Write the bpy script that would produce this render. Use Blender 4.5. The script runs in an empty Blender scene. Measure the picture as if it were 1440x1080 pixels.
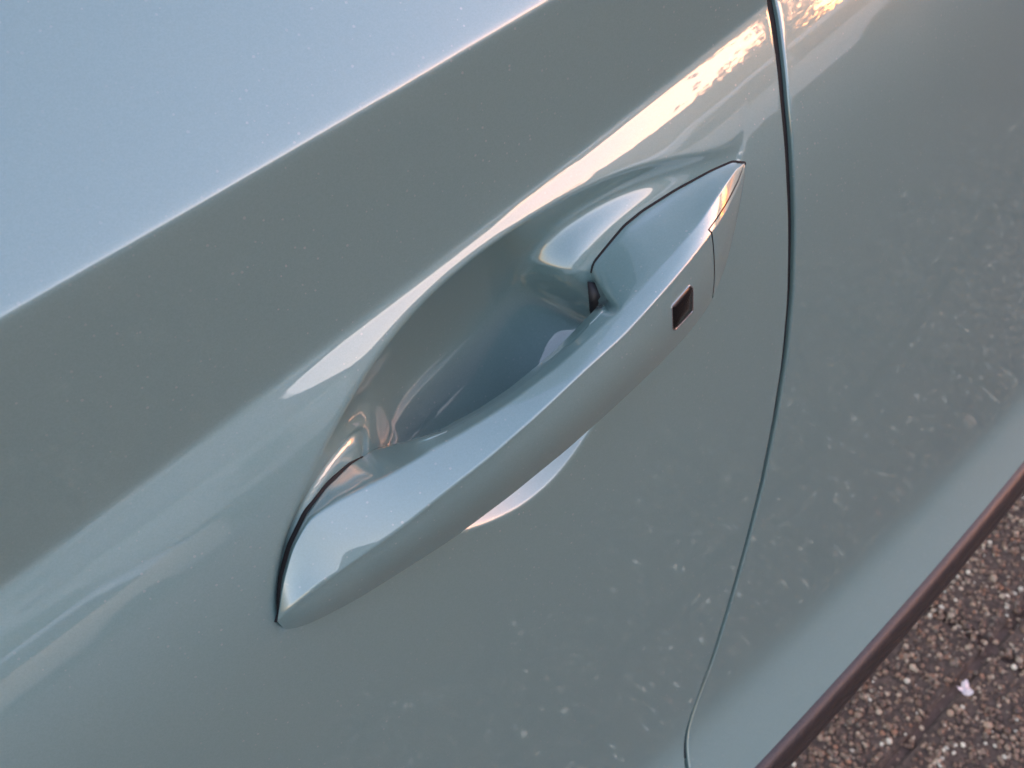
import bpy, bmesh, math, random
import numpy as np
from mathutils import Matrix, Vector
from mathutils.bvhtree import BVHTree
random.seed(4); rng = np.random.default_rng(7)
sc = bpy.context.scene
C = bpy.context.scene.collection

# ------------------------------------------------------------------ camera
FPX, PITCH, VPX, VPY = 1300.0, math.radians(42), 2880.0, 2208.0
CAM = np.array([0.0, 0.0, 1.06])
nn = math.hypot(VPX, VPY)
ang = math.atan2(VPY, VPX) + math.acos(FPX*math.tan(PITCH)/nn)
AX = np.array([VPX, VPY, -FPX]); AX /= np.linalg.norm(AX)
AU = np.array([math.cos(ang)*FPX/math.tan(PITCH), math.sin(ang)*FPX/math.tan(PITCH), FPX]); AU /= np.linalg.norm(AU)
AY = np.cross(AU, AX)
R3 = np.array([AX, AY, AU])            # camera space -> world
cd = bpy.data.cameras.new('camera'); cam = bpy.data.objects.new('camera', cd); C.objects.link(cam)
M4 = Matrix.Identity(4)
for i in range(3):
    for j in range(3): M4[i][j] = float(R3[i, j])
    M4[i][3] = float(CAM[i])
cam.matrix_world = M4
cd.sensor_width = 36; cd.lens = FPX/1440*36
cd.clip_start = 0.01; cd.clip_end = 2000
cd.dof.use_dof = True; cd.dof.focus_distance = 0.30; cd.dof.aperture_fstop = 22.0
sc.camera = cam

# ------------------------------------------------------------------ sky, sun, exposure
SUN_EL, SUN_AZ = math.radians(0.8), math.radians(130)
w = bpy.data.worlds.new('World'); sc.world = w; w.use_nodes = True
nt = w.node_tree; bg = nt.nodes['Background']
sky = nt.nodes.new('ShaderNodeTexSky'); sky.sky_type = 'NISHITA'; sky.sun_disc = False
sky.sun_elevation = SUN_EL; sky.sun_rotation = SUN_AZ
sky.air_density = 1.0; sky.dust_density = 2.0; sky.ozone_density = 1.45
tint = nt.nodes.new('ShaderNodeMix'); tint.data_type = 'RGBA'; tint.blend_type = 'MULTIPLY'; tint.inputs[0].default_value = 1   # shifts the sky colour pinkish, like a white balance
tint.inputs[7].default_value = (1.32, .98, .99, 1)
nt.links.new(sky.outputs[0], tint.inputs[6]); nt.links.new(tint.outputs[2], bg.inputs['Color']); bg.inputs['Strength'].default_value = 0.15
sl = bpy.data.lights.new('sun', 'SUN'); sl.energy = 2.0; sl.angle = math.radians(0.5); sl.color = (1, .72, .5)
so = bpy.data.objects.new('sun', sl); C.objects.link(so)
sd = Vector((math.sin(SUN_AZ)*math.cos(SUN_EL), math.cos(SUN_AZ)*math.cos(SUN_EL), math.sin(SUN_EL)))
so.rotation_euler = sd.to_track_quat('Z', 'Y').to_euler(); so.location = sd*30
sc.view_settings.view_transform = 'Standard'; sc.view_settings.look = 'None'
sc.view_settings.exposure = 4.76; sc.view_settings.gamma = 1

# ------------------------------------------------------------------ helpers
def tag(o, label=None, cat=None, group=None, kind=None):
    for k, v in (('label', label), ('category', cat), ('group', group), ('kind', kind)):
        if v: o[k] = v
    return o
def empty(name, loc=(0, 0, 0), parent=None):
    o = bpy.data.objects.new(name, None); C.objects.link(o); o.location = loc
    o.empty_display_size = .1
    if parent: o.parent = parent
    return o
def mesh(name, V, Fc, mat, parent=None, smooth=True, loc=None):
    me = bpy.data.meshes.new(name); me.from_pydata([tuple(map(float, v)) for v in V], [], [tuple(int(i) for i in f) for f in Fc])
    me.validate(); me.update()
    if smooth: me.polygons.foreach_set('use_smooth', [True]*len(me.polygons))
    o = bpy.data.objects.new(name, me); C.objects.link(o)
    if mat: me.materials.append(mat)
    if parent: o.parent = parent
    if loc is not None: o.location = loc
    return o
def gridfaces(n, m, keep=None, flip=False):
    F = []
    for i in range(n-1):
        for j in range(m-1):
            if keep is not None and not keep(i, j): continue
            f = (i*m+j, (i+1)*m+j, (i+1)*m+j+1, i*m+j+1)
            F.append(f[::-1] if flip else f)
    return F
def mat(name):
    m = bpy.data.materials.new(name); m.use_nodes = True
    return m, m.node_tree, m.node_tree.nodes['Principled BSDF']
def ray(px, py):
    d = np.array([px-720.0, 540.0-py, -FPX]); return R3 @ (d/np.linalg.norm(d))
def spline(tk, v, t):
    """natural cubic spline"""
    tk = np.asarray(tk, float); v = np.asarray(v, float); n = len(tk)
    h = np.diff(tk); A = np.zeros((n, n)); B = np.zeros((n,)+v.shape[1:])
    A[0, 0] = A[-1, -1] = 1
    for i in range(1, n-1):
        A[i, i-1] = h[i-1]; A[i, i] = 2*(h[i-1]+h[i]); A[i, i+1] = h[i]
        B[i] = 3*((v[i+1]-v[i])/h[i]-(v[i]-v[i-1])/h[i-1])
    c = np.linalg.solve(A, B); t = np.asarray(t, float)
    k = np.clip(np.searchsorted(tk, t)-1, 0, n-2); dt = t-tk[k]
    if v.ndim > 1: dt = dt[:, None]; hk = h[k][:, None]
    else: hk = h[k]
    b = (v[k+1]-v[k])/hk-hk*(2*c[k]+c[k+1])/3; d = (c[k+1]-c[k])/(3*hk)
    return v[k]+b*dt+c[k]*dt**2+d*dt**3
def pl(t, tab):
    a = np.array(tab, float); return spline(a[:, 0], a[:, 1], t)
def sstep(x): x = np.clip(x, 0, 1); return x*x*(3-2*x)

# ------------------------------------------------------------------ body side: y = F(x, z), outward is -y
# crease lines through the photograph's belt crease, shoulder crease and sill crease
YREF = 0.205                      # door skin below the handle
def on_plane(px, py, y):
    d = ray(px, py); t = y/d[1]; return CAM[0]+d[0]*t, CAM[2]+d[2]*t
def line_from(p0, p1, y):
    x0, z0 = on_plane(*p0, y); x1, z1 = on_plane(*p1, y)
    b = (z1-z0)/(x1-x0); return z0-b*x0, b
TB = math.radians(-5)
def slopeC(d):                    # tilt of the skin at distance d under the shoulder crease
    return np.tan(np.radians(26.5*np.exp(-(d/0.048)**1.6)+0.8))
dd = np.linspace(0, 1.2, 6001)
cumC = np.concatenate([[0], np.cumsum(.5*(slopeC(dd[1:])+slopeC(dd[:-1]))*np.diff(dd))])
def Cy(d): return np.interp(d, dd, cumC)
YC = YREF+float(Cy(0.16))
aC, bC = line_from((0, 840), (1090, 0), YC)
YA = YC
for _ in range(6):
    aA, bA = line_from((0, 455), (775, 0), YA)
    hgt = (aA+bA*.05)-(aC+bC*.05); YA = YC+hgt*math.tan(TB)
aS, bS = line_from((1021, 974), (1352, 664), YREF-0.002)
aT, bT = line_from((1201, 905), (1440, 664), YREF-0.020)
print('A %.3f %.3f C %.3f %.3f S %.3f %.3f T %.3f %.3f YC %.3f YA %.3f'%(aA, bA, aC, bC, aS, bS, aT, bT, YC, YA))
def softramp(x, e):               # smooth max(x,0)
    return 0.5*(x+np.sqrt(x*x+e*e))
def F0(x, z):
    x = np.asarray(x, float); z = np.asarray(z, float)
    zC = aC+bC*x; zA = aA+bA*x; zS = aS+bS*x
    d = np.maximum(zC-z, 0)
    y = YC-Cy(d)                                             # below the shoulder crease
    e = 0.0016
    sB = math.tan(TB); sC0 = float(slopeC(0))
    up = softramp(z-zC, e)-softramp(np.full_like(z, -0.0), e)*0
    y = y+up*sB+ (softramp(z-zC, e)-np.maximum(z-zC, 0))*(-sC0)*1.0
    a = softramp(z-zA, 0.0013)
    y = y+a*(math.tan(math.radians(40))-sB)+np.maximum(z-zA, 0)**2*0.9
    s = softramp(zS-z, 0.012)                                # flare above the sill
    y = y-s*math.tan(math.radians(33))*1.0
    y = y+0.10*(x-0.15)**2
    return y
# ---- handle recess
def hit(px, py, fn, off=0.0):
    d = ray(px, py); t = (YREF-off)/d[1]
    lo, hi = t*0.6, t*1.8
    g = lambda t: CAM[1]+d[1]*t-float(fn(CAM[0]+d[0]*t, CAM[2]+d[2]*t))+off
    # march
    ts = np.linspace(lo, hi, 240); P = CAM+np.outer(ts, d)
    gv = P[:, 1]-fn(P[:, 0], P[:, 2])+off
    k = np.where((gv[:-1] < 0) & (gv[1:] >= 0))[0]
    if len(k) == 0: return CAM+d*t
    a, b = ts[k[0]], ts[k[0]+1]
    for _ in range(30):
        m = .5*(a+b)
        if g(m) < 0: a = m
        else: b = m
    return CAM+d*a
RU = [(372, 868), (380, 806), (404, 742), (434, 675), (466, 608), (500, 548), (542, 488), (592, 428), (652, 372), (722, 322), (792, 280), (862, 248), (930, 227), (990, 216), (1030, 214), (1050, 226)]
RL = [(372, 868), (400, 875), (440, 850), (500, 802), (570, 768), (640, 752), (690, 742), (740, 718), (792, 668), (836, 600), (880, 525), (940, 440), (995, 370), (1030, 310), (1050, 265), (1050, 226)]
U3 = np.array([hit(*p, F0) for p in RU]); L3 = np.array([hit(*p, F0) for p in RL])
E0, E1 = U3[0], U3[-1]
axd = np.array([E1[0]-E0[0], E1[2]-E0[2]]); LEN = np.linalg.norm(axd); axd /= LEN; axn = np.array([-axd[1], axd[0]])
MID = np.array([E0[0]+E1[0], E0[2]+E1[2]])/2; HL = LEN/2*1.01
def ab(x, z):
    dx = x-MID[0]; dz = z-MID[1]; return dx*axd[0]+dz*axd[1], dx*axn[0]+dz*axn[1]
ua, ub = ab(U3[:, 0], U3[:, 2]); la, lb = ab(L3[:, 0], L3[:, 2])
aa = np.linspace(-.90, .90, 60)*HL
q = np.sqrt(1-(aa/HL)**2)
bu = np.interp(aa, ua, ub); o_ = np.argsort(la); bl = np.interp(aa, la[o_], lb[o_])
PH = np.polyfit(aa/HL, (bu-bl)/2/q, 6); PM = np.polyfit(aa/HL, (bu+bl)/2, 6)
print('recess len %.3f half widths %s'%(LEN, np.round(np.polyval(PH, [-.8, -.4, 0, .4, .8])*1000, 1)), 'tilt', math.degrees(math.atan2(axd[1], axd[0])))
DMAX = 0.028
def pix2ab(L):
    P = np.array([hit(*p, F0) for p in L]); return np.stack(ab(P[:, 0], P[:, 2]), 1)
FOOT_R = pix2ab([(828, 405), (834, 375), (857, 343), (900, 303), (950, 270), (1000, 241), (1047, 230), (1000, 400), (920, 500), (868, 440)])
FOOT_L = pix2ab([(390, 874), (409, 768), (431, 721), (459, 684), (492, 653), (530, 631), (550, 648), (545, 700), (520, 790), (430, 878)])
def chaikin(P, n=2):
    for _ in range(n):
        Q = np.roll(P, -1, 0); P = np.stack([.75*P+.25*Q, .25*P+.75*Q], 1).reshape(-1, 2)
    return P
FOOT_R = chaikin(FOOT_R); FOOT_L = chaikin(FOOT_L)
def foot_dist(a, b, poly):
    """signed distance to a foot of the handle, negative inside"""
    a = np.asarray(a, float); b = np.asarray(b, float); best = np.full(a.shape, 1e9); ins = np.zeros(a.shape, bool); n = len(poly)
    for i in range(n):
        x0, y0 = poly[i]; x1, y1 = poly[(i+1) % n]; ex, ey = x1-x0, y1-y0
        t = np.clip(((a-x0)*ex+(b-y0)*ey)/(ex*ex+ey*ey), 0, 1)
        best = np.minimum(best, np.hypot(a-x0-t*ex, b-y0-t*ey))
        c = ((y0 > b) != (y1 > b)) & (a < (x1-x0)*(b-y0)/((y1-y0) if y1 != y0 else 1e-12)+x0); ins ^= c
    return np.where(ins, -best, best)
def recess(x, z):
    shp = np.shape(x); a, b = ab(x, z); u = a/HL; uc = np.clip(u, -1.1, 1.1)
    h = np.maximum(np.polyval(PH, uc), 0.006); m = np.polyval(PM, uc)
    s = (b-m)/h
    Q = 1-u*u-s*s
    sk = np.clip(s, -1.2, 1.2)
    q = DMAX*Q*(1-0.25*sk)*np.clip(h/0.034, .35, 1.25)
    lx = h*(np.sqrt(np.maximum(1-u*u, 0))+s); lo = .80*lx+330*np.maximum(lx-.007, 0)**2*(1+0*s); q = np.where(s < 0, lo-softramp(lo-q, .004)+.0, q)
    q = np.maximum(q, -0.05)
    out = np.where(q > -0.03, softramp(q, 0.0007), 0)
    near = (np.abs(u) < 1.12) & (np.abs(s) < 1.3)
    if np.any(near):
        near = np.atleast_1d(near); a = np.atleast_1d(a); b = np.atleast_1d(b); u = np.atleast_1d(u); s = np.atleast_1d(s); out = np.atleast_1d(out); dr = np.full(a.shape, 1.0); dl = np.full(a.shape, 1.0)
        nr = near & (u > 0); nl = near & (u <= 0)
        dr[nr] = foot_dist(a[nr], b[nr], FOOT_R); dl[nl] = foot_dist(a[nl], b[nl], FOOT_L)
        g = .66/(1+np.exp((dr-.0045)/.0024))+.34/(1+np.exp((dl-.006)/.0058))
        out = np.where(near, out*(1-np.minimum(g, .9)), out)
        gv = .0016*np.exp(-((dl+.0002)/.0015)**2)*np.clip((-.15-u)/.2, 0, 1)*(s > -1.0+0*s)
        out = out+np.where(near, gv*sstep((s+.85)/.5), 0)
        out = out.reshape(shp)
    return out
def F(x, z):
    x = np.asarray(x, float); z = np.asarray(z, float)
    return F0(x, z)+recess(x, z)

# ------------------------------------------------------------------ materials
def paint_material():
    m, t, b = mat('teal_metallic_paint')
    b.inputs['Base Color'].default_value = (.135, .205, .205, 1)
    b.inputs['Metallic'].default_value = .25; b.inputs['Roughness'].default_value = .42
    b.inputs['Coat Weight'].default_value = 1.0; b.inputs['Coat Roughness'].default_value = .012; b.inputs['Coat IOR'].default_value = 1.86
    tc = t.nodes.new('ShaderNodeTexCoord')
    n = t.nodes.new('ShaderNodeTexNoise'); n.inputs['Scale'].default_value = 260; n.inputs['Detail'].default_value = 1
    n2 = t.nodes.new('ShaderNodeTexVoronoi'); n2.inputs['Scale'].default_value = 2600
    t.links.new(tc.outputs['Object'], n.inputs['Vector']); t.links.new(tc.outputs['Object'], n2.inputs['Vector'])
    bp = t.nodes.new('ShaderNodeBump'); bp.inputs['Distance'].default_value = .00004; bp.inputs['Strength'].default_value = .14
    t.links.new(n.outputs['Fac'], bp.inputs['Height']); t.links.new(bp.outputs[0], b.inputs['Coat Normal'])
    mx = t.nodes.new('ShaderNodeMix'); mx.data_type = 'RGBA'
    mx.inputs[6].default_value = (.130, .232, .230, 1); mx.inputs[7].default_value = (.144, .252, .250, 1)
    sep = t.nodes.new('ShaderNodeSeparateColor'); t.links.new(n2.outputs['Color'], sep.inputs[0])
    t.links.new(sep.outputs[0], mx.inputs[0])
    v = t.nodes.new('ShaderNodeTexVoronoi'); v.inputs['Scale'].default_value = 420; t.links.new(tc.outputs['Object'], v.inputs['Vector'])
    s1 = t.nodes.new('ShaderNodeSeparateColor'); t.links.new(v.outputs['Color'], s1.inputs[0])
    a1 = t.nodes.new('ShaderNodeMath'); a1.operation = 'MULTIPLY_ADD'; a1.inputs[1].default_value = .24; a1.inputs[2].default_value = -.05   # speck radius by cell
    t.links.new(s1.outputs[0], a1.inputs[0])
    a2 = t.nodes.new('ShaderNodeMath'); a2.operation = 'LESS_THAN'; t.links.new(v.outputs['Distance'], a2.inputs[0]); t.links.new(a1.outputs[0], a2.inputs[1])
    pn = t.nodes.new('ShaderNodeTexNoise'); pn.inputs['Scale'].default_value = 14; pn.inputs['Detail'].default_value = 4; t.links.new(tc.outputs['Object'], pn.inputs['Vector'])
    pr = t.nodes.new('ShaderNodeMapRange'); pr.inputs[1].default_value = .42; pr.inputs[2].default_value = .72; pr.inputs[3].default_value = .05; pr.inputs[4].default_value = .5; t.links.new(pn.outputs['Fac'], pr.inputs[0])
    a3 = t.nodes.new('ShaderNodeMath'); a3.operation = 'MULTIPLY'; t.links.new(a2.outputs[0], a3.inputs[0]); t.links.new(pr.outputs[0], a3.inputs[1])
    md = t.nodes.new('ShaderNodeMix'); md.data_type = 'RGBA'; md.inputs[7].default_value = (.44, .42, .39, 1)
    t.links.new(a3.outputs[0], md.inputs[0]); t.links.new(mx.outputs[2], md.inputs[6]); t.links.new(md.outputs[2], b.inputs['Base Color'])
    cr = t.nodes.new('ShaderNodeMapRange'); cr.inputs[1].default_value = .4; cr.inputs[2].default_value = .75; cr.inputs[3].default_value = .003; cr.inputs[4].default_value = .014
    t.links.new(pn.outputs['Fac'], cr.inputs[0]); t.links.new(cr.outputs[0], b.inputs['Coat Roughness'])
    return m
PAINT = paint_material()
def plain(name, col, rough=.5, metal=0, noise=None, bump=0):
    m, t, b = mat(name); b.inputs['Base Color'].default_value = (*col, 1); b.inputs['Roughness'].default_value = rough; b.inputs['Metallic'].default_value = metal
    if noise:
        tc = t.nodes.new('ShaderNodeTexCoord'); n = t.nodes.new('ShaderNodeTexNoise'); n.inputs['Scale'].default_value = noise; n.inputs['Detail'].default_value = 5
        r = t.nodes.new('ShaderNodeValToRGB'); r.color_ramp.elements[0].color = (*[c*.6 for c in col], 1); r.color_ramp.elements[1].color = (*[min(1, c*1.4) for c in col], 1)
        r.color_ramp.elements[0].position = .35; r.color_ramp.elements[1].position = .65
        t.links.new(tc.outputs['Object'], n.inputs['Vector']); t.links.new(n.outputs['Fac'], r.inputs[0]); t.links.new(r.outputs[0], b.inputs['Base Color'])
        if bump:
            bp = t.nodes.new('ShaderNodeBump'); bp.inputs['Distance'].default_value = bump; t.links.new(n.outputs['Fac'], bp.inputs['Height']); t.links.new(bp.outputs[0], b.inputs['Normal'])
    return m
BLACK = plain('black_plastic', (.012, .012, .013), .45)
RUBBER = plain('black_rubber', (.004, .004, .0045), .85)
TRIM = plain('dark_brown_plastic_cladding', (.021, .0185, .0185), .42, noise=900, bump=.0002)
CHROME = plain('bright_edge', (.75, .76, .78), .2, 1)
GLASS = plain('tinted_glass', (.01, .012, .013), .03)

# ------------------------------------------------------------------ car body panels
car = empty('car', (0.15, YREF, 0))
tag(car, 'teal green metallic car seen close at its door handle, standing on pebble paving', 'car')
car_off = np.array([0.15, YREF, 0])
def cmesh(name, V, Fc, m, parent=None, smooth=True):
    V = np.asarray(V, float)-car_off
    return mesh(name, V, Fc, m, parent or car, smooth)
SH = [(1084, -60), (1088, 0), (1095, 60), (1104, 150), (1111, 240), (1114, 330), (1112, 420), (1104, 505), (1090, 592), (1072, 680), (1051, 762), (1029, 840), (1005, 918), (985, 972), (971, 1010), (964, 1042), (966, 1080), (975, 1120)]
S3 = np.array([hit(*p, F0) for p in SH])
o_ = np.argsort(S3[:, 2]); S3 = S3[o_]
print('shut', np.round(S3, 3).tolist())
zsh = np.linspace(S3[0, 2], S3[-1, 2], 200); xsh = np.interp(zsh, S3[:, 2], S3[:, 0])
ker = np.exp(-np.linspace(-2, 2, 15)**2); ker /= ker.sum()
xsm = np.convolve(np.pad(xsh, 7, mode='reflect', reflect_type='odd'), ker, 'valid')
def shut(z): return np.interp(z, zsh, xsm)+np.where(z > zsh[-1], (z-zsh[-1])*(xsm[-1]-xsm[-8])/(zsh[-1]-zsh[-8]), 0)
def gapw(z): return .0030+.0014*np.clip((np.asarray(z)-.6)/.3, 0, 1.2)
def zrows():
    def rows(x):   # row z for given x: piecewise between creases
        zC = aC+bC*x; zA = aA+bA*x; zS = aS+bS*x; zT = aT+bT*x
        return zA, zC, zS, zT
    return rows
# vertical parameter: list of (region, fraction) so that rows follow the creases
def vparam():
    P = []
    # from sill trim up
    n = 30
    for i in range(n): P.append(('TS', i/n))
    n = 150
    for i in range(n): P.append(('SM', i/n))
    n = 250
    for i in range(n): P.append(('MC', i/n))
    return P
def zrow_all(x):
    """all row heights for the column at x, following the creases"""
    zC = aC+bC*x; zA = aA+bA*x; zS = aS+bS*x; zT = aT+bT*x
    zM = zC-0.20
    f = lambda a, b, n: a+(b-a)*np.arange(n)/n
    r = [f(zT, zS-.03, 24), f(zS-.03, zS+.03, 40), f(zS+.03, zM, 70), f(zM, zC-.006, 300), f(zC-.006, zC+.006, 30),
         f(zC+.006, zA-.008, 40), f(zA-.008, zA+.008, 36), f(zA+.008, zA+.13, 30), [zA+.13]]
    return np.concatenate(r)
def edge_roll(side, depth=.014):
    """extra columns that turn the sheet inwards at a shut line"""
    r = .0009
    out = []
    for k in range(1, 6):
        a = k/5*math.pi/2; out.append((r*math.sin(a), r*(1-math.cos(a))))
    out.append((r, depth)); return out
def panel(name, side, xfar, cols):
    """side -1: front door (left of the shut line), +1: rear panel"""
    m = len(zrow_all(0.0)); V = []; 
    for c in cols:                                  # c: distance from the shut edge
        # column at x = shut(z) + side*c blended to straight lines far away
        x0 = 0.25+side*c; zz = zrow_all(x0)
        for _ in range(2):
            xx = shut(zz)*1.0+side*(gapw(zz)/2+c) if name else None
            bl = sstep((c-0.0)/abs(xfar)*1.0)
            xx = xx*(1-bl)+(0.26+side*c)*bl
            zz = np.where(True, zrow_rel(xx, x0), zz)
        V.append(np.stack([xx, F(xx, zz), zz], 1))
    # edge roll (towards the gap, inwards)
    base = V[0]; roll = []
    for (dx, dy) in edge_roll(side):
        q = base.copy(); q[:, 0] -= side*dx; q[:, 1] += dy; roll.append(q)
    V = roll[::-1]+V
    n = len(V)
    return cmesh(name, np.concatenate(V), gridfaces(n, m, flip=(side > 0)), PAINT)
def zrow_rel(xx, x0):
    """row heights evaluated at each row's own x"""
    zC = aC+bC*xx; zA = aA+bA*xx; zS = aS+bS*xx; zT = aT+bT*xx; zM = zC-0.20
    n = [24, 40, 70, 300, 30, 40, 36, 30]; segs = [(zT, zS-.03), (zS-.03, zS+.03), (zS+.03, zM), (zM, zC-.006), (zC-.006, zC+.006), (zC+.006, zA-.008), (zA-.008, zA+.008), (zA+.008, zA+.13)]
    out = np.empty(sum(n)+1); k = 0
    for (a, b), c in zip(segs, n):
        for i in range(c):
            out[k] = a[k]+(b[k]-a[k])*i/c; k += 1
    out[k] = zA[k]+.13
    return out
colsL = np.concatenate([np.linspace(0, .40, 400), np.linspace(.402, 1.0, 50)])
colsR = np.concatenate([np.linspace(0, .05, 40), np.linspace(.0515, .45, 90), np.linspace(.46, 1.1, 30)])
# columns: offset 2.2 mm to leave room for the roll
door = panel('front_door', -1, 1.0, colsL+.0009)
rear = panel('rear_door', 1, 1.1, colsR+.0009)
# black seal set shallow, standing in for deep shade in the gap
zz = np.linspace(aT+.02, aA+.20, 160); xs = shut(zz); yy = F0(xs, zz)
V = []
for dx, dy in ((-.007, .008), (-.003, .0024), (.0, .0019), (.003, .0024), (.007, .008)):
    V.append(np.stack([xs+dx, yy+dy, zz], 1))
cmesh('door_seal_shade', np.concatenate(V), gridfaces(5, len(zz)), RUBBER)
# sill cladding
xs = np.linspace(-.8, 1.3, 120); zT = aT+bT*xs; yT = F0(xs, zT)
V = []
for dy, dz in ((.012, .003), (.0, -.0005), (-.002, -.0012), (-.0045, -.003), (-.006, -.007), (-.0065, -.016), (-.005, -.019), (-.001, -.021), (.0, -.023), (-.001, -.0245), (-.0035, -.027), (-.004, -.033), (-.002, -.037), (.004, -.040), (.05, -.045), (.3, -.05)):
    V.append(np.stack([xs, yT+dy, zT+dz], 1))
cmesh('sill_cladding', np.concatenate(V), gridfaces(len(V), len(xs)), TRIM)
# window glass above the shoulder (outside the frame)
xs = np.linspace(-.75, 1.3, 60); zb = aA+bA*xs+.13; yb = F0(xs, zb)
V = [np.stack([xs, yb-.003, zb-.002], 1), np.stack([xs, yb-.004, zb+.012], 1), np.stack([xs, yb+.01, zb+.02], 1)]
cmesh('window_seal', np.concatenate(V), gridfaces(3, len(xs), flip=True), RUBBER)
V = [np.stack([xs, yb+.004+.33*h, zb+.004+h], 1) for h in (0, .1, .2, .3, .42)]
cmesh('window_glass', np.concatenate(V), gridfaces(5, len(xs), flip=True), GLASS)

zr = aA+bA*xs+.13+.424; yr_ = F0(xs, aA+bA*xs+.13)+.143
V = [np.stack([xs, yr_+dy, zr+dz], 1) for dy, dz in ((-.004, -.004), (-.004, .02), (.03, .045), (.12, .075), (.5, .10), (1.0, .075), (1.1, 0))]
cmesh('roof', np.concatenate(V), gridfaces(len(V), len(xs), flip=True), PAINT)
# ------------------------------------------------------------------ door handle
T0 = np.array([390., 874.]); T1 = np.array([1047., 230.]); TA = (T1-T0); TL = np.linalg.norm(TA); TA /= TL
def tpar(p): return (np.array(p, float)-T0)@TA/TL
K1 = [(390, 874), (394, 882), (404, 886), (418, 885), (436, 879), (500, 848), (560, 812), (640, 762), (720, 703), (800, 638), (860, 584), (920, 527), (970, 474), (1002, 428), (1022, 375), (1037, 312), (1048, 250), (1047, 230)]
K2 = [(390, 874), (412, 852), (443, 828), (493, 793), (560, 747), (627, 693), (693, 640), (760, 580), (822, 521), (879, 470), (930, 414), (968, 370), (1002, 327), (1024, 295), (1042, 256), (1047, 230)]
K3 = [(390, 874), (398, 820), (412, 770), (436, 728), (478, 703), (543, 670), (600, 637), (660, 602), (720, 563), (785, 514), (850, 456), (900, 408), (945, 362), (982, 318), (1010, 275), (1034, 240), (1047, 230)]
K4 = [(390, 874), (396, 812), (409, 768), (431, 721), (459, 684), (492, 653), (530, 631), (577, 622), (627, 605), (684, 574), (726, 546), (762, 517), (797, 486), (826, 456), (848, 433), (856, 421), (842, 403), (831, 388), (835, 370), (856, 344), (878, 318), (904, 297), (950, 268), (1000, 241), (1030, 228), (1047, 230)]
# outward offset from the door skin in mm, against t
O1 = [(0, .5), (.02, 2.5), (.1, 6), (.3, 12), (.5, 17), (.7, 16), (.85, 10), (.95, 5), (1, 1.5)]
O2 = [(0, .5), (.015, 3.5), (.04, 6.5), (.1, 9.5), (.3, 18), (.5, 24), (.7, 23.5), (.85, 18.5), (.95, 9), (1, 1.5)]
O3 = [(0, 1), (.04, 1.2), (.1, 2.2), (.3, 9), (.5, 15), (.7, 16.5), (.85, 14.5), (.95, 8), (1, 1.5)]
def curve(K, ts, sm=9):
    K = np.array(K, float); sl_ = np.concatenate([[0], np.cumsum(np.hypot(*np.diff(K, axis=0).T))])
    # least-squares-like smoothing: linear resample, blur, keep the end points
    d = np.linspace(0, sl_[-1], 1401); x = np.interp(d, sl_, K[:, 0]); y = np.interp(d, sl_, K[:, 1])
    kr = np.exp(-np.linspace(-2, 2, 2*sm+1)**2); kr /= kr.sum()
    xr, yr = x.copy(), y.copy(); k5 = np.exp(-np.linspace(-2, 2, 17)**2); k5 /= k5.sum()
    xr = np.convolve(np.pad(xr, 8, mode='reflect', reflect_type='odd'), k5, 'valid'); yr = np.convolve(np.pad(yr, 8, mode='reflect', reflect_type='odd'), k5, 'valid')
    for _ in range(2):
        x2 = np.convolve(np.pad(x, sm, mode='reflect', reflect_type='odd'), kr, 'valid'); y2 = np.convolve(np.pad(y, sm, mode='reflect', reflect_type='odd'), kr, 'valid')
        x, y = x2, y2
    wd = sstep((np.minimum(d, sl_[-1]-d)-4)/50); x = x*wd+xr*(1-wd); y = y*wd+yr*(1-wd)
    tt = np.array([tpar((a, b)) for a, b in zip(x, y)]); tt = np.maximum.accumulate(tt)+np.arange(len(tt))*1e-7
    tt = (tt-tt[0])/(tt[-1]-tt[0])
    return np.stack([np.interp(ts, tt, x), np.interp(ts, tt, y)], 1)
SE = .890                                              # seam of the key cap
ts = np.unique(np.concatenate([np.linspace(0, 1, 30)**2*.06, np.linspace(.06, .94, 190), 1-(np.linspace(0, 1, 24)**2)*.06, [SE-.0012, SE+.0012]]))
t1 = ts-.072*np.exp(-((ts-.885)/.10)**2)*np.clip((1-ts)/.05, 0, 1)
c1, c2, c3, c4 = curve(K1, t1, 40), curve(K2, ts, 40), curve(K3, ts, 34), curve(K4, ts, 11)
p1 = np.array([hit(a, b, F0, pl([t], O1)[0]/1000) for (a, b), t in zip(c1, t1)])
p2 = np.array([hit(a, b, F0, pl([t], O2)[0]/1000) for (a, b), t in zip(c2, ts)])
p3 = np.array([hit(a, b, F0, pl([t], O3)[0]/1000) for (a, b), t in zip(c3, ts)])
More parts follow.
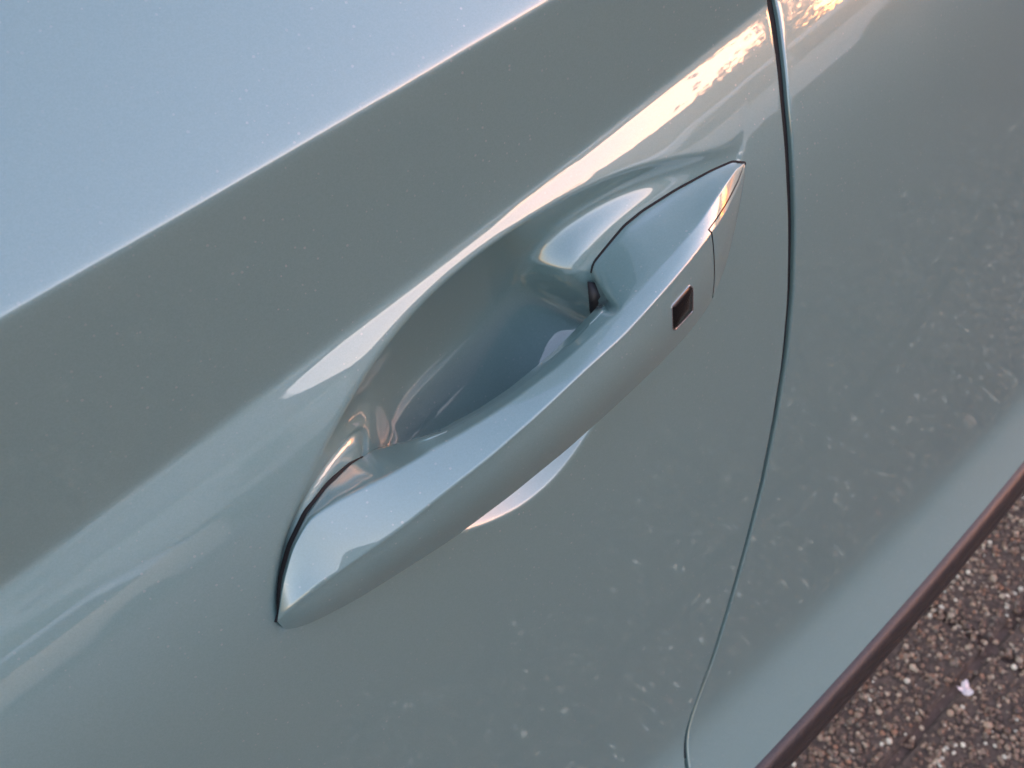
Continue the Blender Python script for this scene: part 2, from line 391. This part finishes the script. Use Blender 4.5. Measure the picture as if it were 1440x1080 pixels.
# K4: on the recess surface at both feet, free in the middle
p4 = []
for (a, b), t in zip(c4, ts):
    foot = hit(a, b, F, .0006); o = pl([t], O3)[0]/1000
    free = hit(a, b, F0, o-.0075)
    w4 = sstep((t-.272)/.09)*sstep((.715-t)/.03)
    p4.append(foot*(1-w4)+free*w4)
p4 = np.array(p4)
inn = lambda p, dy, dz: p+np.array([0, dy, dz])
wid = np.clip(np.sin(np.pi*np.clip(ts, 0, 1))**.6, 0.02, 1)[:, None]
down = p1+np.array([0, .012, .004])*wid                # under the lower edge
back_lo = p1+np.array([0, .016, .012])*wid
back_hi = p4+np.array([0, .006, -.004])*wid
def section(k):
    ctrl = [back_lo[k], down[k], p1[k], p2[k], p3[k], p4[k], back_hi[k]]
    s = wid[k, 0]
    rad = [0, .002*s, .0045*s, .0013*s+.006*s*np.clip((.12-ts[k])/.12, 0, 1), .0013*s, .0015*s, 0]
    out = []
    for i in range(len(ctrl)):
        P = ctrl[i]
        if i in (0, len(ctrl)-1): out.append([P]); continue
        A = ctrl[i-1]; B = ctrl[i+1]; la_ = np.linalg.norm(A-P)+1e-9; lb_ = np.linalg.norm(B-P)+1e-9
        r = min(rad[i], .42*la_, .42*lb_)
        a = P+(A-P)/la_*r; b = P+(B-P)/lb_*r
        out.append([(1-u)**2*a+2*u*(1-u)*P+u*u*b for u in np.linspace(0, 1, 7)])
    rows = []
    belly = [0, 0, .0020, .0003, -.0016, 0]
    nint = [2, 2, 7, 9, 9, 2]
    nrm_k = np.array([0, -1, .3]); nrm_k /= np.linalg.norm(nrm_k)
    for i in range(len(out)):
        rows += out[i]
        if i < len(out)-1:
            a = out[i][-1]; b = out[i+1][0]
            for u in np.linspace(0, 1, nint[i]+2)[1:-1]:
                rows.append(a*(1-u)+b*u+nrm_k*belly[i]*(1.6 if (i == 4 and ts[k] > .7) else 1)*4*u*(1-u)*s)
    return np.array(rows)
SEC = np.array([section(k) for k in range(len(ts))]); NR = SEC.shape[1]
# row indices: back_lo(1) 2 |down 7| 2 |p1 7| 7 |p2 7| 9 |p3 7| 9 |p4 7| 2 | back_hi
r_p2 = 1+2+7+2+7+7; r_p3 = r_p2+7+9
seam_row = r_p2+8                                       # row where the cap's top seam runs
kse = int(np.argmin(np.abs(ts-(SE-.0012))))
def keep_grip(i, j):
    if i == kse and j <= seam_row: return False
    if i > kse and j <= seam_row: return False
    return True
handle_parent = None
FH = gridfaces(len(ts), NR, keep_grip)
h = cmesh('door_handle', SEC.reshape(-1, 3), FH, PAINT); handle = h
FC = gridfaces(len(ts), NR, lambda i, j: i > kse and j <= seam_row-1)
cap = cmesh('key_cap', SEC.reshape(-1, 3), FC, PAINT); cap.parent = handle
def clean(o):
    bm = bmesh.new(); bm.from_mesh(o.data)
    bmesh.ops.remove_doubles(bm, verts=bm.verts, dist=1e-6)
    loose = [v for v in bm.verts if not v.link_faces]; bmesh.ops.delete(bm, geom=loose, context='VERTS')
    bm.to_mesh(o.data); bm.free(); o.data.update()
for o in (handle, cap): clean(o)
core = SEC.copy(); ctr = core.mean(axis=1, keepdims=True); dv = ctr-core; L_ = np.linalg.norm(dv, axis=2, keepdims=True)+1e-9
core = core+dv/L_*np.minimum(.0009, L_*.5)
co = cmesh('handle_core', core[6:-3].reshape(-1, 3), gridfaces(len(ts)-9, NR, lambda i, j: i+6 > kse-6 and j < seam_row+2), BLACK); co.parent = handle; clean(co)
# black tubes standing in for the shaded gap round the feet
def tube(name, P, r, m, parent=None, seg=8):
    P = np.asarray(P); n = len(P); V = []
    for i in range(n):
        d = P[min(i+1, n-1)]-P[max(i-1, 0)]; d /= np.linalg.norm(d)+1e-12
        a = np.cross(d, [0, 1, 0]); a /= np.linalg.norm(a); b = np.cross(d, a)
        rr = r if np.isscalar(r) else r[i]
        for k in range(seg):
            an = 2*math.pi*k/seg; V.append(P[i]+rr*(a*math.cos(an)+b*math.sin(an)))
    Fc = [(i*seg+k, (i+1)*seg+k, (i+1)*seg+(k+1) % seg, i*seg+(k+1) % seg) for i in range(n-1) for k in range(seg)]
    o = cmesh(name, V, Fc, m)
    if parent: o.parent = parent
    return o
gl = [hit(a, b, F, .0) for (a, b), t in zip(c4, ts) if t < .272]
gr = [hit(a, b, F, .0) for (a, b), t in zip(c4, ts) if t > .712]
tube('gap_shade', gl, .0003+.0012*np.clip((len(gl)-1-np.arange(len(gl)))/12, 0, 1)**.7, RUBBER, handle); tube('gap_shade', gr, .0008, RUBBER, handle)

# touch sensor on the lower face
bm = bmesh.new(); bm.from_mesh(handle.data); bvh = BVHTree.FromBMesh(bm)
def onh(px, py, lift=0.0):
    d = ray(px, py); h_ = bvh.ray_cast(Vector(CAM-car_off), Vector(d))
    if h_[0] is None: return None, None
    return np.array(h_[0])+car_off+np.array(h_[1])*(lift if h_[1].dot(Vector(d)) < 0 else -lift), np.array(h_[1])
SQ = [(945, 431), (969, 403), (973, 406), (973, 437), (950, 462), (946, 461)]
def ring(sc_, lift):
    cx = np.mean([p[0] for p in SQ]); cy = np.mean([p[1] for p in SQ]); pts = []
    n = len(SQ)
    for i in range(n):
        P = np.array(SQ[i], float); A = np.array(SQ[i-1], float); B = np.array(SQ[(i+1) % n], float)
        r = 2.2
        a = P+(A-P)/np.linalg.norm(A-P)*min(r, .4*np.linalg.norm(A-P)); b = P+(B-P)/np.linalg.norm(B-P)*min(r, .4*np.linalg.norm(B-P))
        for u in (0, .5, 1): pts.append((1-u)**2*a+2*u*(1-u)*P+u*u*b)
    out = []
    for p in pts:
        q = np.array([cx, cy])+(p-np.array([cx, cy]))*sc_
        out.append(onh(q[0], q[1], lift)[0])
    return out
try:
    r0 = ring(1.10, -.0002); r1 = ring(1.09, .0003); r2 = ring(1.02, .0003); r3 = ring(1.0, -.0001)
    n = len(r0); cmesh('sensor_bezel', r0+r1+r2+r3, [(k*n+i, k*n+(i+1) % n, (k+1)*n+(i+1) % n, (k+1)*n+i) for k in range(3) for i in range(n)], CHROME, None, False).parent = handle
    q0 = ring(1.01, .0001); q1 = ring(.93, .0005); c = np.mean(q1, 0)+np.array([0, -.0002, 0])
    cmesh('touch_sensor', q0+q1+[c], [(i, (i+1) % n, n+(i+1) % n, n+i) for i in range(n)]+[(n+i, n+(i+1) % n, 2*n) for i in range(n)], plain('gloss_black', (.003, .003, .003), .2)).parent = handle
except Exception as e: print('sensor failed', e)
bm.free()
# black plate drawn for the dark of the lock opening under the rear foot
LO = [(826, 396), (840, 398), (854, 406), (866, 418), (866, 434), (850, 452), (836, 462), (829, 436)]
P = [hit(a, b, F, .0012) for a, b in LO]; c = np.mean(P, 0)
P2 = [hit(a, b, F, -.002) for a, b in LO]; n = len(P)
cmesh('lock_opening_dark', P+P2+[c], [(i, (i+1) % n, 2*n) for i in range(n)]+[(n+i, n+(i+1) % n, (i+1) % n, i) for i in range(n)], BLACK)

# ------------------------------------------------------------------ paving
PAVE = plain('pebble_concrete', (.074, .054, .040), .9, noise=140, bump=.002)
def speck(name):
    m, t, b = mat(name); b.inputs['Roughness'].default_value = .33
    at = t.nodes.new('ShaderNodeAttribute'); at.attribute_name = 'col'
    t.links.new(at.outputs['Color'], b.inputs['Base Color']); return m
STONE = speck('pebbles')
g = mesh('ground', [(-300, -300, -.012), (300, -300, -.012), (300, 300, -.012), (-300, 300, -.012)], [(0, 1, 2, 3)], plain('asphalt', (.06, .058, .058), .9, noise=3), None, False)
tag(g, kind='structure')
pv = empty('pavement'); tag(pv, kind='structure')
gx, gy = (lambda d: (CAM[0]-d[0]*CAM[2]/d[2], CAM[1]-d[1]*CAM[2]/d[2]))(ray(1385, 920))
print('joint through', gx, gy)
mesh('joint_sand', [(-4, -6, -.0035), (6, -6, -.0035), (6, 1.2, -.0035), (-4, 1.2, -.0035)], [(0, 1, 2, 3)], plain('joint_dirt', (.085, .058, .045), .95, noise=60), pv, False)
S = .40
slabm = None; JY = gy; JX = 1.0
for i in range(-6, 6):
    for j in range(-6, 3):
        x0 = JX+i*S; y0 = JY+j*S; gp = .004
        if slabm is None:
            a, b2 = gp, S-gp
            V = [(a, a, -.05), (b2, a, -.05), (b2, b2, -.05), (a, b2, -.05), (a, a, -.004), (b2, a, -.004), (b2, b2, -.004), (a, b2, -.004)]
            k = .004
            V += [(a+k, a+k, 0), (b2-k, a+k, 0), (b2-k, b2-k, 0), (a+k, b2-k, 0)]
            Fc = [(0, 1, 5, 4), (1, 2, 6, 5), (2, 3, 7, 6), (3, 0, 4, 7), (4, 5, 9, 8), (5, 6, 10, 9), (6, 7, 11, 10), (7, 4, 8, 11), (8, 9, 10, 11)]
            s_ = mesh('paving_slab', V, Fc, PAVE, pv, False, (x0, y0, 0)); slabm = s_.data
        else:
            s_ = bpy.data.objects.new('paving_slab', slabm); C.objects.link(s_); s_.parent = pv; s_.location = (x0, y0, rng.normal(0, .0003))
def pebbles(x0, x1, y0, y1, dens, sub, name, parent, pale=.03, big=1.0):
    bm = bmesh.new(); bmesh.ops.create_icosphere(bm, subdivisions=sub, radius=1)
    bv = np.array([v.co[:] for v in bm.verts]); bf = np.array([[v.index for v in f.verts] for f in bm.faces]); bm.free()
    n = int((x1-x0)*(y1-y0)*dens)
    P = np.stack([rng.uniform(x0, x1, n), rng.uniform(y0, y1, n), np.zeros(n)], 1)
    r = rng.uniform(.0013, .0036, n)*np.where(rng.random(n) < .06, 1.5, 1)
    r = r*big
    jn = np.abs((P[:, 1]-JY+S/2) % S-S/2)
    r = np.where((jn < .012) & (rng.random(n) < .75), r*.15, r)
    ax = rng.uniform(.7, 1.2, (n, 3)); ax[:, 2] *= .75
    P[:, 2] = rng.uniform(-.0006, .0008, n)+.10*r
    th = rng.uniform(0, 6.28, n); c, s = np.cos(th), np.sin(th)
    q = bv[None]*ax[:, None]*(1+rng.normal(0, .06, (n, len(bv), 1)))
    X = q[..., 0]*c[:, None]-q[..., 1]*s[:, None]; Y = q[..., 0]*s[:, None]+q[..., 1]*c[:, None]
    V = np.stack([X, Y, q[..., 2]], 2)*r[:, None, None]+P[:, None]
    Fa = (bf[None]+(np.arange(n)*len(bv))[:, None, None]).reshape(-1, 3)
    me = bpy.data.meshes.new(name); nv = n*len(bv); nf = len(Fa)
    me.vertices.add(nv); me.vertices.foreach_set('co', V.reshape(-1)); me.loops.add(nf*3); me.polygons.add(nf)
    me.loops.foreach_set('vertex_index', Fa.reshape(-1).astype(np.int32)); me.polygons.foreach_set('loop_start', np.arange(nf, dtype=np.int32)*3)
    me.polygons.foreach_set('loop_total', np.full(nf, 3, np.int32)); me.polygons.foreach_set('use_smooth', np.ones(nf, bool)); me.update(calc_edges=True)
    pal = np.array([(.13, .075, .055), (.20, .125, .092), (.30, .205, .155), (.08, .05, .042), (.42, .32, .255), (.26, .125, .08), (.15, .11, .09), (.66, .58, .51), (.23, .14, .105)])
    pw = np.array([.22, .22, .13, .13, .09, .04, .1, pale, .06]); pw /= pw.sum()
    col = pal[rng.choice(len(pal), n, p=pw)]*rng.uniform(.75, 1.25, (n, 1))
    col = col*np.array([.86, .96, .86])*.95
    at = me.color_attributes.new('col', 'FLOAT_COLOR', 'POINT')
    at.data.foreach_set('color', np.repeat(np.concatenate([col, np.ones((n, 1))], 1), len(bv), 0).reshape(-1))
    me.materials.append(STONE); o = bpy.data.objects.new(name, me); C.objects.link(o); o.parent = parent; o['kind'] = 'stuff'; return o
pebbles(.15, .95, .10, .46, 44000, 1, 'pebbles', pv)
pebbles(-.9, .15, .2, .46, 9000, 1, 'pebbles', pv, .06, 1.2)
pebbles(.95, 1.7, .10, .46, 9000, 1, 'pebbles', pv, .06, 1.2)
pebbles(.15, 1.7, -.20, .10, 19000, 1, 'pebbles', pv, .11, 1.0)
pebbles(-.9, .15, -.35, .2, 19000, 1, 'pebbles', pv, .11, 1.0)
pebbles(-.9, 1.7, -1.7, -.35, 20000, 1, 'pebbles', pv, .11, 1.0)
pebbles(.15, 1.7, -.35, -.2, 19000, 1, 'pebbles', pv, .11, 1.0)

# crumpled white petal on the paving
gx, gy = (lambda d: (CAM[0]-d[0]*CAM[2]/d[2], CAM[1]-d[1]*CAM[2]/d[2]))(ray(1356, 972))
V = [(0, 0, .004)]; m_ = 18
for rr_ in (.5, 1):
    for k in range(m_):
        a = 2*math.pi*k/m_; q_ = rr_*.0075*(1+.22*math.sin(3*a+1)+.16*math.sin(7*a)+rng.normal(0, .10)); V.append((q_*math.cos(a), q_*math.sin(a), .004+.004*rr_*math.sin(3*a)+rng.normal(0, .0006)))
Fc = [(0, 1+k, 1+(k+1) % m_) for k in range(m_)]+[(1+k, 1+m_+k, 1+m_+(k+1) % m_, 1+(k+1) % m_) for k in range(m_)]
tag(mesh('petal', V, Fc, plain('white_petal', (.62, .58, .58), .7), None, True, (gx, gy, .003)), 'small crumpled white petal lying on the pebble paving', 'petal')
# ------------------------------------------------------------------ street across from the car (what the paint mirrors)
def box(V, Fc, x0, x1, y0, y1, z0, z1):
    n = len(V); V += [(x0, y0, z0), (x1, y0, z0), (x1, y1, z0), (x0, y1, z0), (x0, y0, z1), (x1, y0, z1), (x1, y1, z1), (x0, y1, z1)]
    Fc += [(n, n+3, n+2, n+1), (n+4, n+5, n+6, n+7), (n, n+1, n+5, n+4), (n+1, n+2, n+6, n+5), (n+2, n+3, n+7, n+6), (n+3, n, n+4, n+7)]
def boxes(name, L, m, parent, loc=None):
    V = []; Fc = []
    for b in L: box(V, Fc, *b)
    return mesh(name, V, Fc, m, parent, False, loc)
BRICK = plain('pale_brick', (.34, .25, .2), .85, noise=6)
ROOF = plain('roof_tiles', (.12, .07, .055), .8, noise=9)
WHITE = plain('white_paint', (.78, .78, .78), .3)
BARK = plain('bark', (.07, .055, .045), .9, noise=30)
LEAF = plain('leaves', (.055, .075, .03), .7, noise=8)
HEDGE = plain('hedge_leaves', (.045, .065, .03), .7, noise=8)
RENDERED = plain('grey_render', (.42, .44, .45), .8, noise=3)
OCHRE = plain('ochre_brick', (.36, .22, .10), .8, noise=7)
def house(x, y, wd, dp, hh, label, wall=None):
    h_ = empty('house', (x, y, 0)); tag(h_, label, 'house', 'houses across the street')
    rw = wd*.12 if wall else wd/2+.3
    boxes('wall', [(-wd/2, wd/2, -dp/2, dp/2, 0, hh)], wall or BRICK, h_)
    mesh('roof', [(-wd/2-.3, -dp/2-.3, hh+.004), (wd/2+.3, -dp/2-.3, hh+.004), (wd/2+.3, dp/2+.3, hh+.004), (-wd/2-.3, dp/2+.3, hh+.004), (-rw, 0, hh+2.4), (rw, 0, hh+2.4)], [(0, 1, 5, 4), (2, 3, 4, 5), (1, 2, 5), (3, 0, 4), (0, 3, 2, 1)], ROOF, h_, False)
    for k in range(0 if wall else 3):
        for z in (1.0, 3.6):
            if z+1.4 > hh: continue
            xx = -wd/2+wd*(k+.5)/3
            wn = boxes('window', [(xx-.6, xx+.6, dp/2-.02, dp/2+.03, z, z+1.3)], WHITE, h_)
            boxes('pane', [(xx-.52, xx+.52, dp/2+.03, dp/2+.036, z+.08, z+1.22)], GLASS, wn)
house(20, -27, 9, 7, 5.0, 'pale brick house across the street, behind the white car')
house(5, -30, 13, 7, 4.9, 'smaller pale brick house across the street, left of the first')
house(-1.6, -21, 8, 6, 4.7, 'tall narrow white rendered house added left of the trees to block mirrored sky', RENDERED)  # added to keep bright sky out of the door's reflection
house(-9, -26, 14, 6, 6.4, 'wide white rendered house farthest left across the street, added to hide bright sky', RENDERED)  # also put in to cover mirrored sky on the left
house(36, 8, 9, 22, 7.0, 'long tall pale brick house added at the end of the street to block low sun')  # unseen block, added against low sun from this side
def leaves(name, cx, cz, rx, rz, n, size, m, parent, seed):
    r = np.random.default_rng(seed)
    cl = r.normal(0, .45, (14, 3))*[rx, rx, rz]+[0, 0, cz]
    k = r.integers(0, 14, n); P = cl[k]+r.normal(0, .24, (n, 3))*[rx, rx, rz]
    a = r.normal(0, 1, (n, 3)); a /= np.linalg.norm(a, axis=1)[:, None]; b = np.cross(a, r.normal(0, 1, (n, 3))); b /= np.linalg.norm(b, axis=1)[:, None]
    V = np.stack([P-a*size, P+b*size*.5, P+a*size, P-b*size*.5], 1).reshape(-1, 3)
    o = mesh(name, V, np.arange(4*n).reshape(-1, 4), m, parent, False); return o
def tree(x, y, hh, rr, seed, label):
    t_ = empty('tree', (x, y, 0)); tag(t_, label, 'tree', 'trees across the street')
    V = []; Fc = []; seg = 8
    for i, (z, r) in enumerate([(0, .16), (.3, .12), (hh*.4, .1), (hh*.8, .04)]):
        for k in range(seg): V.append((r*math.cos(k*math.pi/4)+.05*i*math.sin(seed), r*math.sin(k*math.pi/4), z))
    Fc = [(i*seg+k, i*seg+(k+1) % seg, (i+1)*seg+(k+1) % seg, (i+1)*seg+k) for i in range(3) for k in range(seg)]
    mesh('trunk', V, Fc, BARK, t_); leaves('crown', 0, hh*.66, rr, hh*.36, 3600, .14, LEAF, t_, seed)
for k, (x, y, hh, rr) in enumerate([(9, -17, 3.6, 1.6), (13.5, -15.5, 4.6, 1.9), (17, -13, 3.8, 1.7), (23, -13, 5.4, 2.4), (27, -8, 4.6, 2.4), (5, -19, 2.9, 1.5), (0, -20, 4.4, 2.0), (-6, -18, 3.9, 1.9), (31, -3, 5.8, 2.6), (17.5, -18, 6.9, 1.5)]):
    tree(x, y, hh, rr, k+3, ['small rounded', 'slender', 'low bushy', 'tall broad', 'leaning', 'short', 'dense', 'pale', 'tallest', 'upright pointed'][k]+' leafy tree across the street, mirrored in the paint')
for k, (x0, x1, y) in enumerate([(-8, 7, -13.5), (9, 24, -12.2)]):
    hg = mesh('hedge', [], [], HEDGE, None); bpy.data.objects.remove(hg)
    r = np.random.default_rng(k); n = 9000
    P = np.stack([r.uniform(x0, x1, n), y+r.uniform(-.4, .4, n), r.uniform(0, 1.5, n)+.12*np.sin(r.uniform(0, 60, n))], 1)
    a = r.normal(0, 1, (n, 3))*.07; b = r.normal(0, 1, (n, 3))*.05
    o = mesh('hedge', np.stack([P-a, P+b, P+a, P-b], 1).reshape(-1, 3), np.arange(4*n).reshape(-1, 4), HEDGE, None, False)
    tag(o, ['clipped green hedge opposite the front door', 'clipped green hedge behind the parked white car'][k], 'hedge', 'hedges across the street')
gw = boxes('garden_wall', [(-4.6, -1.6, -9.2, -9.0, 0, 1.05)], OCHRE, None); tag(gw, 'low ochre brick garden wall opposite the front door', 'wall')
def parked(x, y, rz, label, bodym=None):
    c_ = empty('parked_car', (x, y, 0)); c_.rotation_euler[2] = rz; tag(c_, label, 'car')
    prof = [(-2.1, .3), (-2.15, .75), (-1.9, .98), (-1.3, 1.05), (-.7, 1.5), (1.1, 1.55), (1.75, 1.1), (2.0, 1.0), (2.1, .6), (2.05, .3)]
    V = []; n = len(prof)
    for s, k in ((-.82, 0), (-.86, 1), (.86, 1), (.82, 0)):
        for (a, b) in prof:
            yy = s*(.84 if b > 1.2 else 1); V.append((a*(1 if k else .985), yy, b*(1 if not k else .96)))
    Fc = [(i*n+j, i*n+(j+1) % n, (i+1)*n+(j+1) % n, (i+1)*n+j) for i in range(3) for j in range(n)]+[tuple(range(n))[::-1], tuple(range(3*n, 4*n))]
    mesh('body', V, Fc, bodym or WHITE, c_, False)
    for s in (-1, 1):
        wn = [(-1.05, 1.02), (-.62, 1.38), (.2, 1.42), (.2, 1.02)], [(.28, 1.02), (.28, 1.42), (1.0, 1.4), (1.45, 1.05)]
        for q_ in wn:
            V = [(a, s*(.875-(.11 if b > 1.2 else 0)), b) for a, b in q_]+[(a, s*(.80-(.11 if b > 1.2 else 0)), b) for a, b in q_]
            mesh('window', V, [(0, 1, 2, 3), (7, 6, 5, 4), (0, 4, 5, 1), (1, 5, 6, 2), (2, 6, 7, 3), (3, 7, 4, 0)], GLASS, c_, False)
        for a in (-1.35, 1.3):
            V = []; m_ = 20
            for yy, r in ((s*.70, .31), (s*.88, .31), (s*.885, .2), (s*.86, .02)):
                V += [(a+r*math.cos(2*math.pi*k/m_), yy, .31+r*math.sin(2*math.pi*k/m_)) for k in range(m_)]
            mesh('wheel', V, [(i*m_+k, i*m_+(k+1) % m_, (i+1)*m_+(k+1) % m_, (i+1)*m_+k) for i in range(3) for k in range(m_)], RUBBER, c_, True)
parked(3.9, -4.6, .05, 'white hatchback parked across the street, mirrored in the rear door')
parked(-2.6, -6.8, -.04, 'silver hatchback added across the street for bright streaks in the front door', plain('silver_paint', (.5, .52, .54), .25, .6))  # added so its reflection brightens the front door with streaks
